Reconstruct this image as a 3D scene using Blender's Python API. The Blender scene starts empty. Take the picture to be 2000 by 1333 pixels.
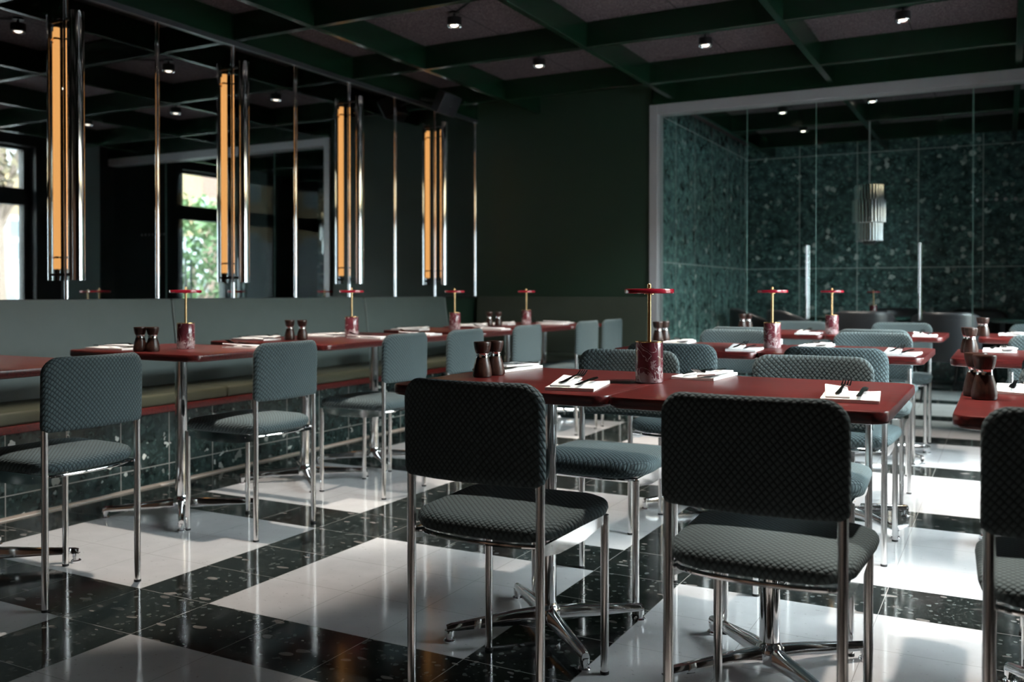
import bpy, bmesh, math, random
from mathutils import Vector, Matrix
PI = math.pi
S = bpy.context.scene
C = S.collection
random.seed(7)

# ------------------------------------------------------------------ camera
cd = bpy.data.cameras.new('camera'); cam = bpy.data.objects.new('camera', cd); C.objects.link(cam)
cam.location = (0, 0, 1.0)
cam.rotation_euler = (PI/2 - 0.0095796, 0.0, 0.49034)
cd.sensor_width = 36.0; cd.lens = 1805.08*36/2000
cd.shift_y = -(666.5 - 587.7776)/2000
cd.clip_start = 0.05
cd.dof.use_dof = True; cd.dof.focus_distance = 2.65; cd.dof.aperture_fstop = 3.2
S.camera = cam

# ------------------------------------------------------------------ world, sun, portals, exposure
W = bpy.data.worlds.new('world'); S.world = W; W.use_nodes = True
bg = W.node_tree.nodes['Background']; bg.inputs[0].default_value = (0.86, 0.94, 1.0, 1); bg.inputs[1].default_value = 42.0
sl = bpy.data.lights.new('sun', 'SUN'); sl.energy = 9.0; sl.color = (1, .93, .82); sl.angle = 0.01
so = bpy.data.objects.new('sun', sl); C.objects.link(so); so.location = (-10, 0, 12)
so.rotation_euler = Vector((0.75, 0.25, -0.6)).to_track_quat('-Z', 'Y').to_euler()
S.view_settings.view_transform = 'Standard'; S.view_settings.look = 'None'
S.view_settings.exposure = 0.05; S.view_settings.gamma = 1.0
XW = 0.68            # inner face of the window wall
WINDOWS = [(2.75, 4.15), (4.40, 6.42), (8.45, 9.35)]     # along y
WZ0, WZM0, WZM1, WZ1 = 0.35, 1.94, 2.12, 2.57
for k, (a, b) in enumerate(WINDOWS):
    pl = bpy.data.lights.new('window_portal', 'AREA'); pl.shape = 'RECTANGLE'; pl.size = WZ1 - WZ0; pl.size_y = b - a
    pl.cycles.is_portal = True
    po = bpy.data.objects.new('window_portal', pl); C.objects.link(po)
    po.location = (XW + .3, (a + b)/2, (WZ0 + WZ1)/2)
    po.rotation_euler = (0, PI/2, 0)       # emits towards -X

# ------------------------------------------------------------------ helpers
def link(o, parent=None):
    C.objects.link(o)
    if parent: o.parent = parent
    return o
def tag(o, label=None, cat=None, group=None, kind=None):
    if label: o['label'] = label
    if cat: o['category'] = cat
    if group: o['group'] = group
    if kind: o['kind'] = kind
    return o
def finish(name, bm, mat, parent=None, smooth=35):
    me = bpy.data.meshes.new(name)
    bmesh.ops.recalc_face_normals(bm, faces=bm.faces)
    bm.to_mesh(me); bm.free()
    for p in me.polygons: p.use_smooth = True
    if smooth is not None: me.set_sharp_from_angle(angle=math.radians(smooth))
    me.materials.append(mat)
    return link(bpy.data.objects.new(name, me), parent)
def empty(name, loc, rz=0, label=None, cat=None, group=None):
    o = bpy.data.objects.new(name, None); o.empty_display_size = .05; link(o)
    o.location = loc; o.rotation_euler = (0, 0, rz)
    return tag(o, label, cat, group)
def dup(root, loc, rz, label, group=None, cat=None):
    r = root.copy(); C.objects.link(r); r.location = loc; r.rotation_euler = (0, 0, rz)
    r['label'] = label
    if group: r['group'] = group
    if cat: r['category'] = cat
    for ch in list(root.children):
        c = ch.copy(); C.objects.link(c); c.parent = r
        for g in list(ch.children):
            d = g.copy(); C.objects.link(d); d.parent = c
    return r
def B(bm, x0, x1, y0, y1, z0, z1, bev=0, seg=2):
    r = bmesh.ops.create_cube(bm, size=1)
    vs = r['verts']
    for v in vs:
        v.co = Vector((x0 + (v.co.x + .5)*(x1 - x0), y0 + (v.co.y + .5)*(y1 - y0), z0 + (v.co.z + .5)*(z1 - z0)))
    if bev:
        es = list({e for v in vs for e in v.link_edges})
        bmesh.ops.bevel(bm, geom=es, offset=bev, segments=seg, profile=.5, affect='EDGES')
    return bm
def box(name, mat, x0, x1, y0, y1, z0, z1, parent=None, bev=0, seg=2):
    return finish(name, B(bmesh.new(), x0, x1, y0, y1, z0, z1, bev, seg), mat, parent)
def lathe(bm, prof, n=32, cx=0, cy=0, a0=0, a1=2*PI):
    """prof: list of (r, z) from bottom to top"""
    full = abs(a1 - a0 - 2*PI) < 1e-6
    rings = []
    m = n if full else n + 1
    for r, z in prof:
        if r < 1e-6: rings.append([bm.verts.new((cx, cy, z))])
        else: rings.append([bm.verts.new((cx + r*math.cos(a0 + (a1 - a0)*k/n), cy + r*math.sin(a0 + (a1 - a0)*k/n), z)) for k in range(m)])
    for A, Bq in zip(rings, rings[1:]):
        for k in range(n):
            k2 = (k + 1) % m
            a = [A[k], A[k2]] if len(A) > 1 else [A[0]]
            b = [Bq[k2], Bq[k]] if len(Bq) > 1 else [Bq[0]]
            f = a + b
            if len(f) >= 3: bm.faces.new(f)
    for R in (rings[0], rings[-1]):
        if len(R) > 2 and full: bm.faces.new(R)
    return bm
def tube(bm, pts, r, n=12, closed_ends=True):
    """round tube through pts"""
    pts = [Vector(p) for p in pts]; rings = []
    up = None
    for k, p in enumerate(pts):
        t = (pts[min(k + 1, len(pts) - 1)] - pts[max(k - 1, 0)]).normalized()
        if up is None:
            up = Vector((0, 0, 1)) if abs(t.z) < .9 else Vector((1, 0, 0))
        s = t.cross(up).normalized(); up = s.cross(t).normalized()
        rr = r[k] if isinstance(r, (list, tuple)) else r
        rings.append([bm.verts.new(p + rr*(math.cos(2*PI*j/n)*s + math.sin(2*PI*j/n)*up)) for j in range(n)])
    for A, Bq in zip(rings, rings[1:]):
        for k in range(n): bm.faces.new((A[k], A[(k+1) % n], Bq[(k+1) % n], Bq[k]))
    if closed_ends: bm.faces.new(rings[0]); bm.faces.new(rings[-1])
    return bm
def rrect(w, h, rt, rb, n=8):
    """outline of a rounded rectangle centred on the origin; rt upper radius, rb lower radius"""
    pts = []
    for cx, cy, r, a in ((w/2 - rt, h/2 - rt, rt, 0), (-w/2 + rt, h/2 - rt, rt, PI/2), (-w/2 + rb, -h/2 + rb, rb, PI), (w/2 - rb, -h/2 + rb, rb, 1.5*PI)):
        for k in range(n + 1):
            t = a + k/n*PI/2
            pts.append((cx + r*math.cos(t), cy + r*math.sin(t)))
    return pts
def dense(pts, step):
    out = []
    for k, p in enumerate(pts):
        q = pts[(k + 1) % len(pts)]
        d = math.dist(p, q)
        if d < 1e-6: continue
        m = max(1, int(d/step))
        for j in range(m): out.append((p[0] + (q[0]-p[0])*j/m, p[1] + (q[1]-p[1])*j/m))
    return out
def rings_solid(bm, outline, prof, fn):
    """prof: list of (scale, w); fn(u, v, w) -> position; first and last have scale 0"""
    rings = []
    for s, w in prof:
        if s == 0: rings.append([bm.verts.new(fn(0, 0, w))])
        else: rings.append([bm.verts.new(fn(u*s, v*s, w)) for u, v in outline])
    n = len(outline)
    for A, Bq in zip(rings, rings[1:]):
        for k in range(n):
            k2 = (k + 1) % n
            a = [A[k], A[k2]] if len(A) > 1 else [A[0]]
            b = [Bq[k2], Bq[k]] if len(Bq) > 1 else [Bq[0]]
            bm.faces.new(a + b)
    return bm

# ------------------------------------------------------------------ materials
class N:
    """tiny node writer"""
    def __init__(s, name):
        s.m = bpy.data.materials.new(name); s.m.use_nodes = True; s.t = s.m.node_tree
        s.bsdf = s.t.nodes['Principled BSDF']; s.out = s.t.nodes['Material Output']
    def n(s, ty, **k):
        x = s.t.nodes.new(ty)
        for a, v in k.items(): setattr(x, a, v)
        return x
    def lk(s, a, b): s.t.links.new(a, b)
    def setin(s, sock, v):
        if hasattr(v, 'is_linked') or isinstance(v, bpy.types.NodeSocket): s.lk(v, sock)
        else: sock.default_value = v
    def math(s, op, a, b=0.0, c=None):
        x = s.n('ShaderNodeMath', operation=op); s.setin(x.inputs[0], a); s.setin(x.inputs[1], b)
        if c is not None: s.setin(x.inputs[2], c)
        return x.outputs[0]
    def mix(s, f, a, b):
        x = s.n('ShaderNodeMix', data_type='RGBA'); s.setin(x.inputs[0], f)
        s.setin(x.inputs[6], a); s.setin(x.inputs[7], b); return x.outputs[2]
    def pos(s, obj=False):
        if obj: v = s.n('ShaderNodeTexCoord').outputs['Object']
        else: v = s.n('ShaderNodeNewGeometry').outputs['Position']
        return v
    def xyz(s, v):
        x = s.n('ShaderNodeSeparateXYZ'); s.lk(v, x.inputs[0]); return x.outputs
    def noise(s, v, scale, det=4, rough=.5, dist=0):
        x = s.n('ShaderNodeTexNoise'); s.lk(v, x.inputs['Vector']); x.inputs['Scale'].default_value = scale
        x.inputs['Detail'].default_value = det; x.inputs['Roughness'].default_value = rough; x.inputs['Distortion'].default_value = dist
        return x
    def voro(s, v, scale, feature='F1'):
        x = s.n('ShaderNodeTexVoronoi', feature=feature); s.lk(v, x.inputs['Vector']); x.inputs['Scale'].default_value = scale
        return x
    def ramp(s, f, stops):
        x = s.n('ShaderNodeValToRGB'); s.lk(f, x.inputs[0]); e = x.color_ramp.elements
        e[0].position, e[0].color = stops[0][0], stops[0][1]; e[1].position, e[1].color = stops[-1][0], stops[-1][1]
        for p, c in stops[1:-1]:
            q = e.new(p); q.color = c
        return x.outputs[0]
    def bump(s, h, strength, dist=.001):
        x = s.n('ShaderNodeBump'); x.inputs['Strength'].default_value = strength; x.inputs['Distance'].default_value = dist
        s.lk(h, x.inputs['Height']); s.lk(x.outputs[0], s.bsdf.inputs['Normal'])
    def P(s, **k):
        for a, v in k.items():
            s.setin(s.bsdf.inputs[a.replace('_', ' ')], v)
        return s
def c4(r, g, b): return (r, g, b, 1.0)
def simple(name, col, rough=.5, metal=0.0, **k):
    m = N(name); m.P(Base_Color=c4(*col), Roughness=rough, Metallic=metal, **k); return m.m

def distort(m, v, scale, amt):
    nz = m.noise(v, scale, 2)
    a = m.n('ShaderNodeVectorMath', operation='SUBTRACT'); m.lk(nz.outputs['Color'], a.inputs[0]); a.inputs[1].default_value = (.5, .5, .5)
    b = m.n('ShaderNodeVectorMath', operation='SCALE'); m.lk(a.outputs[0], b.inputs[0]); b.inputs['Scale'].default_value = amt
    c = m.n('ShaderNodeVectorMath', operation='ADD'); m.lk(v, c.inputs[0]); m.lk(b.outputs[0], c.inputs[1])
    return c.outputs[0]
def chips(m, v, scale, size, share):
    vo = m.voro(v, scale)
    rnd = m.xyz(vo.outputs['Color'])
    thr = m.math('MULTIPLY', rnd[1], size)
    inside = m.math('LESS_THAN', vo.outputs['Distance'], thr)
    pick = m.math('GREATER_THAN', rnd[0], 1 - share)
    return m.math('MULTIPLY', inside, pick), rnd[2]
def joint(m, x, o, p, w):
    t = m.math('DIVIDE', m.math('SUBTRACT', x, o), p)
    f = m.math('ABSOLUTE', m.math('SUBTRACT', m.math('FRACT', m.math('ADD', t, .5)), .5))
    return m.math('LESS_THAN', m.math('MULTIPLY', f, p), w), t

# polished terrazzo chequer of white blocks and dark bands
FX0, FPX, FY0, FPY = -2.5664, .3175, 1.8478, .3007
m = N('floor_terrazzo'); v = m.pos(); x, y, z = m.xyz(v)
jx, ix = joint(m, x, FX0, FPX, .0011); jy, iy = joint(m, y, FY0, FPY, .0011)
bx = m.math('LESS_THAN', m.math('FLOORED_MODULO', ix, 4.0), 1.0)
by = m.math('LESS_THAN', m.math('FLOORED_MODULO', iy, 4.0), 1.0)
dark = m.math('MAXIMUM', bx, by)
st = m.n('ShaderNodeMapping'); m.lk(distort(m, v, 9, .05), st.inputs[0]); st.inputs['Rotation'].default_value = (0, 0, .5); st.inputs['Scale'].default_value = (1, 2.2, 1)
c1, r1 = chips(m, st.outputs[0], 17, .48, .30)
c2, r2 = chips(m, distort(m, v, 30, .02), 60, .6, .5)
c3, r3 = chips(m, distort(m, v, 40, .004), 150, .6, .5)
dk = m.mix(m.noise(v, 25, 5).outputs[0], c4(.004, .0045, .0045), c4(.020, .024, .022))
dk = m.mix(m.math('MULTIPLY', c3, .6), dk, c4(.065, .070, .066))
dk = m.mix(m.math('MULTIPLY', c2, m.math('MULTIPLY', r2, .6)), dk, c4(.16, .18, .17))
dk = m.mix(m.math('MULTIPLY', c1, m.math('MULTIPLY', r1, .65)), dk, c4(.34, .31, .29))
w2, q2 = chips(m, distort(m, st.outputs[0], 30, .05), 60, .33, .16)
wh = m.mix(m.noise(v, 12, 4).outputs[0], c4(.53, .53, .535), c4(.65, .65, .655))
wh = m.mix(m.math('MULTIPLY', w2, .45), wh, c4(.22, .19, .18))
col = m.mix(dark, wh, dk)
jcol = m.mix(dark, c4(.36, .35, .34), c4(.34, .33, .31))
col = m.mix(m.math('MAXIMUM', jx, jy), col, jcol)
m.P(Base_Color=col, Roughness=m.math('ADD', m.math('MULTIPLY', m.noise(v, 6, 3).outputs[0], .06), .07), Specular_IOR_Level=.42)
M_floor = m.m

def wall_terrazzo(name, ux, uo, up, vo_, vp, jw=.0016, bright=1.0, cs=24):
    m = N(name); v = m.pos(); xyz = m.xyz(v)
    j1, _ = joint(m, xyz[ux], uo, up, jw); j2, _ = joint(m, xyz[2], vo_, vp, jw)
    vd = distort(m, v, 10, .06)
    k0 = m.voro(vd, cs*2.6); rr = m.xyz(k0.outputs['Color'])
    k1 = m.voro(distort(m, v, 6, .1), cs*.9); r1 = m.xyz(k1.outputs['Color'])
    base = m.ramp(m.noise(v, cs*.7, 5, .6).outputs[0], [(.32, c4(.007*bright, .014*bright, .014*bright)), (.5, c4(.026*bright, .045*bright, .043*bright)), (.70, c4(.050*bright, .082*bright, .080*bright))])
    base = m.mix(m.math('MULTIPLY', m.math('GREATER_THAN', r1[0], .70), .3), base, c4(.006, .010, .010))
    base = m.mix(m.math('MULTIPLY', m.math('LESS_THAN', rr[0], .16), .45), base, c4(.07*bright, .13*bright, .12*bright))
    a, ra = chips(m, distort(m, v, 22, .07), cs*.8, .46, .32); b, rb = chips(m, distort(m, v, 25, .03), cs*1.7, .42, .22)
    base = m.mix(m.math('MULTIPLY', b, m.math('MULTIPLY', rb, .9)), base, c4(.42, .52, .49))
    base = m.mix(m.math('MULTIPLY', a, m.math('ADD', m.math('MULTIPLY', ra, .8), .1)), base, c4(.80, .84, .80))
    col = m.mix(m.math('MAXIMUM', j1, j2), base, c4(.55, .60, .58) if cs < 20 else c4(.34, .34, .32))
    m.P(Base_Color=col, Roughness=.2)
    return m.m
M_terrX = wall_terrazzo('terrazzo_far_wall', 0, -2.751, .6345, 1.27, 1.30, .004, 3.1, 16)
M_terrY = wall_terrazzo('terrazzo_side_wall_lit', 1, 8.44, .61, 1.27, 1.32, .004, 4.2, 14)  # brighter copy for the side wall: window light put into its colour
M_bench = wall_terrazzo('terrazzo_bench_base', 1, 2.82, .30, .102, .30, .0022, .8, 22)

def noisy(name, a, b, scale, rough=.6, bump=0, **k):
    m = N(name); v = m.pos(True)
    nz = m.noise(v, scale, 4).outputs[0]
    m.P(Base_Color=m.mix(nz, c4(*a), c4(*b)), Roughness=rough, **k)
    if bump: m.bump(m.noise(v, scale*8, 3).outputs[0], bump)
    return m.m
M_green = noisy('dark_green_paint', (.010, .030, .017), (.014, .037, .021), 3, .5)
M_warmwall = noisy('warm_timber_wall', (.15, .09, .06), (.20, .125, .085), 2, .5)
M_beam = noisy('green_lacquer', (.004, .018, .009), (.0055, .023, .011), 3, .26)
M_lit_strip = noisy('lit_strip_teal', (.17, .24, .24), (.20, .27, .27), 3, .5)  # lighter teal stands in for light falling on the wall
M_black = simple('black_paint', (.006, .007, .007), .5)
M_facade = noisy('outer_render', (.3, .29, .27), (.35, .33, .3), 3, .9)
m = N('wood_wool_ceiling'); v = m.pos()
nz = m.noise(v, 90, 6, .8, 1.5).outputs[0]
col = m.mix(m.math('GREATER_THAN', nz, .52), c4(.045, .034, .040), c4(.21, .165, .18))
j1, _ = joint(m, m.xyz(v)[0], .06, .6175, .004)
m.P(Base_Color=m.mix(j1, col, c4(.01, .01, .01)), Roughness=.9); m.bump(nz, 1.0, .006); M_ceil = m.m
M_chrome = simple('chrome', (.90, .90, .91), .08, 1.0)
m = N('satin_steel'); v = m.pos(True)
mp = m.n('ShaderNodeMapping'); m.lk(v, mp.inputs[0]); mp.inputs['Scale'].default_value = (60, 60, 3)
m.P(Base_Color=c4(.90, .88, .87), Metallic=1.0, Roughness=m.math('ADD', m.math('MULTIPLY', m.noise(mp.outputs[0], 10, 3).outputs[0], .10), .17)); M_steel = m.m
M_frame = simple('grey_lacquered_metal', (.42, .42, .43), .40, .30)
M_mirror = simple('smoked_mirror', (.44, .46, .46), .012, 1.0)
M_brass = simple('brass', (.86, .55, .27), .2, 1.0)
M_rubber = simple('black_rubber', (.008, .008, .008), .6)
M_silver = simple('silver_lamella', (.9, .9, .91), .12, 1.0)
M_dark = simple('black_metal', (.012, .012, .013), .35)
# diamond quilted chair fabric
m = N('quilted_fabric'); v = m.pos(True); x, y, z = m.xyz(v)
vz = m.math('MULTIPLY', m.math('ADD', y, z), .88)
P = .0150
a = m.math('ABSOLUTE', m.math('SINE', m.math('MULTIPLY', m.math('ADD', x, vz), PI/P)))
b = m.math('ABSOLUTE', m.math('SINE', m.math('MULTIPLY', m.math('SUBTRACT', x, vz), PI/P)))
h = m.math('POWER', m.math('MULTIPLY', a, b), .5)
weave = m.noise(v, 900, 2).outputs[0]
hh = m.math('ADD', h, m.math('MULTIPLY', weave, .18))
col = m.mix(h, c4(.022, .032, .034), c4(.086, .122, .130))
m.P(Base_Color=col, Roughness=.88, Sheen_Weight=.08, Sheen_Roughness=.4); m.bsdf.inputs['Sheen Tint'].default_value = c4(.6, .75, .75)
m.bump(hh, 1.0, .0022); M_fabric = m.m
# stained burgundy wood
m = N('burgundy_wood'); v = m.pos(True)
mp = m.n('ShaderNodeMapping'); m.lk(v, mp.inputs[0]); mp.inputs['Scale'].default_value = (1.2, 14, 14)
g = m.noise(mp.outputs[0], 9, 7, .65, .6).outputs[0]
col = m.ramp(g, [(.32, c4(.028, .004, .004)), (.5, c4(.080, .0085, .008)), (.70, c4(.150, .018, .014))])
m.P(Base_Color=col, Roughness=.33, Coat_Weight=.15, Coat_Roughness=.2); m.bump(g, .15, .0005); M_wood = m.m
m = N('mill_wood'); v = m.pos(True)
mp = m.n('ShaderNodeMapping'); m.lk(v, mp.inputs[0]); mp.inputs['Scale'].default_value = (14, 14, 2)
g = m.noise(mp.outputs[0], 9, 6, .6, 1.2).outputs[0]
m.P(Base_Color=m.ramp(g, [(.35, c4(.014, .006, .0045)), (.65, c4(.060, .026, .018))]), Roughness=.32); M_mill = m.m
m = N('red_marble'); v = m.pos(True)
vd = distort(m, v, 12, .09)
nv = m.math('ABSOLUTE', m.math('SUBTRACT', m.noise(vd, 13, 3, .5, .8).outputs[0], .5))
vein = m.math('LESS_THAN', nv, m.math('MULTIPLY', m.noise(v, 22, 3).outputs[0], .018))
base = m.mix(m.noise(v, 35, 6, .7).outputs[0], c4(.045, .009, .014), c4(.22, .05, .065))
low = m.math('MULTIPLY', m.math('GREATER_THAN', m.noise(vd, 26, 5, .7).outputs[0], m.math('ADD', m.math('MULTIPLY', m.xyz(v)[2], 2.4), .44)), .7)
base = m.mix(low, base, c4(.42, .30, .31))
m.P(Base_Color=m.mix(m.math('MULTIPLY', vein, .8), base, c4(.62, .52, .52)), Roughness=.16); M_marble = m.m
M_red = simple('red_lacquer', (.30, .012, .028), .18, 0, Coat_Weight=.6)
M_napkin = noisy('white_linen', (.86, .855, .84), (.92, .915, .90), 40, .85, .3)
M_cut = simple('dark_steel_cutlery', (.16, .15, .15), .18, 1.0)
M_leather_s = noisy('olive_leather', (.055, .058, .036), (.075, .078, .050), 12, .42, .2)
M_leather_b = noisy('grey_green_leather', (.105, .135, .125), (.125, .155, .145), 10, .45, .2)
M_leather_p = noisy('pale_grey_leather', (.20, .23, .225), (.23, .26, .25), 10, .4)
M_leather_d = noisy('dark_olive_leather', (.040, .050, .036), (.050, .060, .044), 10, .5, .2)
M_leather_k = noisy('black_leather', (.020, .020, .023), (.030, .029, .034), 12, .38, .2)
M_stone_top = noisy('dark_green_stone', (.012, .030, .026), (.03, .06, .05), 15, .2)
M_white = simple('white_paint', (.20, .21, .22), .6)
def emis(name, col, st):
    m = N(name); m.P(Base_Color=c4(*[c*.5 for c in col]), Roughness=.4); m.bsdf.inputs['Emission Color'].default_value = c4(*col); m.bsdf.inputs['Emission Strength'].default_value = st; return m.m
M_amber = emis('amber_tube', (1.0, .46, .14), 1.7)
M_spotlens = emis('spot_lens', (1.0, .86, .70), 6.0)
def glass(name, tint, ior=1.45, rough=0.0):
    m = N(name); t = m.n('ShaderNodeBsdfTransparent'); t.inputs[0].default_value = c4(*tint)
    g = m.n('ShaderNodeBsdfGlossy'); g.inputs['Roughness'].default_value = rough; g.inputs[0].default_value = c4(.9, .95, .95)
    f = m.n('ShaderNodeFresnel'); f.inputs['IOR'].default_value = ior
    x = m.n('ShaderNodeMixShader'); m.lk(f.outputs[0], x.inputs[0]); m.lk(t.outputs[0], x.inputs[1]); m.lk(g.outputs[0], x.inputs[2])
    m.lk(x.outputs[0], m.out.inputs['Surface']); return m.m
M_glass = glass('partition_glass', (.93, .97, .96), 1.13)
M_pane = glass('window_glass', (.95, .98, .97), 1.25)
M_edge = simple('glass_edge', (.25, .42, .38), .2)
M_dot = simple('frosted_dot', (.20, .22, .22), .6)

# ------------------------------------------------------------------ room shell
YB, YF, XL, ZB, ZC = 7.35, 11.07, -4.30, 2.58, 2.745     # back wall, far wall, mirror wall, beam underside, ceiling
def struct(o): o['kind'] = 'structure'; return o
bm = bmesh.new(); B(bm, -4.9, 1.0, -3.2, 11.4, -.1, 0); struct(finish('floor', bm, M_floor))
bm = bmesh.new(); B(bm, -4.9, 1.0, -3.2, 11.4, ZC, ZC + .4); struct(finish('ceiling', bm, M_ceil))
struct(box('wall_left', M_green, -4.7, XL - .012, -3.1, YB + .15, 0, ZC))
bm = bmesh.new(); B(bm, XL - .012, -2.75 + .14, YB, YB + .15, 0, ZC); struct(finish('wall_back', bm, M_green))
struct(box('wall_far_left', M_terrY, -2.89, -2.75, YB + .15, YF, 0, ZC))
struct(box('wall_far', M_terrX, -2.89, XW, YF, YF + .2, 0, ZC))
struct(box('wall_rear', M_warmwall, -4.7, 1.0, -3.2, -3.0, 0, ZC))
# window wall with two openings
bm = bmesh.new()
ys = [-3.0] + [q_ for w_ in WINDOWS for q_ in w_] + [YF + .2]
for a, b in zip(ys[0::2], ys[1::2]): B(bm, XW, XW + .3, a, b, 0, ZC)
for a, b in WINDOWS: B(bm, XW, XW + .3, a, b, 0, WZ0); B(bm, XW, XW + .3, a, b, WZ1, ZC)
struct(finish('wall_right', bm, M_black))
struct(box('trim_30', M_lit_strip, XW - .03, XW, 6.72, 7.2, 0, ZC)); struct(box('trim_31', M_lit_strip, XW - .03, XW, 9.55, 9.95, 0, ZC))  # strips of lit wall, their light painted in as lighter teal
for k, (a, b) in enumerate(WINDOWS):
    w = empty('window_%d' % (k + 1), (XW + .15, (a + b)/2, 0)); struct(w)
    bm = bmesh.new(); L = (b - a)/2
    B(bm, -.04, .04, -L, -L + .07, WZ0, WZ1); B(bm, -.04, .04, L - .07, L, WZ0, WZ1)
    B(bm, -.039, .039, -L, L, WZ0, WZ0 + .07); B(bm, -.039, .039, -L, L, WZ1 - .03, WZ1); B(bm, -.05, .05, -L, L, WZM0, WZM1)
    nm = 0
    for q in range(nm):
        yy = -L + (q + 1)*(b - a)/(nm + 1); B(bm, -.041, .041, yy - .035, yy + .035, WZ0, WZ1)
    finish('window_frame', bm, M_black, w)
    finish('pane', B(bmesh.new(), -.004, .004, -L + .07, L - .07, WZ0 + .07, WZM0), M_pane, w)
    finish('pane', B(bmesh.new(), -.004, .004, -L + .07, L - .07, WZM1, WZ1 - .03), M_pane, w)
# skirting line at the foot of the bench and far wall
struct(box('baseboard_left', simple('pale_metal_strip', (.62, .52, .44), .35, .5), -3.861, -3.850, -3.0, 6.75, 0, .011))
struct(box('baseboard_far', M_white, -2.75, XW, YF - .015, YF, 0, .035))
# coffered grid of green beams
tn = 1
for X in (-3.66, -2.415, -1.17, .075):
    y1 = YF if X > -2.7 else YB
    bm = bmesh.new(); B(bm, X - .022, X + .022, -3.0, y1, ZB, ZC, .003, 1)
    struct(finish('trim_%d' % tn, bm, M_beam)); tn += 1
bm = bmesh.new(); B(bm, XL - .01, XL + .02, -3.0, YB, ZB, ZC); struct(finish('trim_%d' % tn, bm, M_beam)); tn += 1
xs_ = [XL + .02, -3.66, -2.415, -1.17, .075, XW]
for Y in (-2.84, -1.645, -.45, .745, 1.94, 3.135, 4.33, 5.53, 6.72, 7.92, 9.115, 10.31):
    bm = bmesh.new()
    for a, b in zip(xs_, xs_[1:]):
        if Y > YB and a < -2.7: continue
        a2 = a if a == xs_[0] else a + .022
        b2 = b if b == XW else b - .022
        B(bm, a2, b2, Y - .022, Y + .022, ZB + .001, ZC, .003, 1)
    struct(finish('trim_%d' % tn, bm, M_beam)); tn += 1
struct(box('trim_%d' % tn, M_beam, -2.60, XW, YB - .02, YB + .12, ZB - .028, ZC)); tn += 1

# ------------------------------------------------------------------ mirrors and vertical strips
strips = [2.56, 3.145, 3.73, 4.32, 4.90, 5.49, 6.075, 6.66, 7.34]
strips = [2.56 - .585*k for k in range(9, 0, -1)] + strips
names = ['behind the first amber wall lamp', 'right of the first amber wall lamp', 'left of the second amber wall lamp', 'right of the second amber wall lamp',
         'left of the third amber wall lamp', 'right of the third amber wall lamp', 'left of the fourth amber wall lamp', 'rightmost, beside the green back wall']
vis0 = strips.index(2.56)
for k in range(6, len(strips) - 1):
    a, b = strips[k], strips[k + 1]
    j = k - vis0
    mp_ = empty('mirror_panel', (XL, a, .95), 0, 'tall smoked mirror panel, ' + (names[j] if 0 <= j < 8 else ['mostly left of the picture, three panels from the first lamp', 'left of the picture, two panels from the first lamp', 'at the left picture edge, next to the first lamp'][max(0, min(2, j + 3))]), 'mirror', 'smoked mirror panels above the banquette')
    finish('mirror_glass', B(bmesh.new(), -.012, 0, .0135, b - a - .0135, 0, 1.61), M_mirror, mp_)
    bm = bmesh.new(); prof = []
    lathe(bm, [(.013, 0), (.013, 1.61)], 14, -.002, b - a, -PI/2, PI/2)
    finish('edge_strip', bm, M_chrome, mp_)
struct(box('trim_%d' % tn, simple('dark_steel_trim', (.14, .14, .15), .3, .8), XL, XL + .018, -3.0, YB, ZB - .03, ZB)); tn += 1
struct(box('trim_%d' % tn, M_dark, XL, XL + .012, -3.0, YB, .945, .962)); tn += 1

# ------------------------------------------------------------------ wall sconces: chrome half shell facing the room, amber tube behind it
def sconce():
    t = empty('wall_sconce', (XL, 3.145, 0), 0, '', 'wall lamp', 'tall chrome and amber wall lamps on the mirrors')
    z0, z1, R = 1.06, 2.44, .040; cx = .083
    bm = bmesh.new()
    lathe(bm, [(R, z0), (R, z1)], 20, cx, 0, -PI/2, PI/2)
    lathe(bm, [(R - .0025, z0), (R - .0025, z1)], 20, cx, 0, -PI/2, PI/2)
    finish('shade', bm, M_chrome, t, 40)
    for zz in (z0 + .03, z1 - .03):
        bm = bmesh.new(); B(bm, 0, cx + .03, -.006, .006, zz - .006, zz + .006); finish('bracket', bm, M_dark, t)
    bm = bmesh.new(); lathe(bm, [(.0001, z0 + .06), (.015, z0 + .062), (.015, z1 - .062), (.0001, z1 - .06)], 18, cx - .012, 0)
    lt = finish('amber_light_tube', bm, M_amber, t); lt['label'] = 'glowing amber light tube'
    for zz in (z0 + .12, z1 - .12):
        bm = bmesh.new(); lathe(bm, [(.0175, zz - .005), (.0175, zz + .005)], 18, cx - .012, 0)
        B(bm, cx - .004, cx + .037, -.004, .004, zz - .003, zz + .003); finish('tube_clip', bm, M_brass, t)
    return t
sc = sconce(); sc['label'] = 'tall chrome and amber wall lamp, leftmost of the four'
for yy, nm in ((4.32, 'second of the four from the left'), (5.49, 'third of the four from the left'), (6.66, 'rightmost of the four, nearest the green back wall')):
    dup(sc, (XL, yy, 0), 0, 'tall chrome and amber wall lamp, ' + nm)

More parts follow.
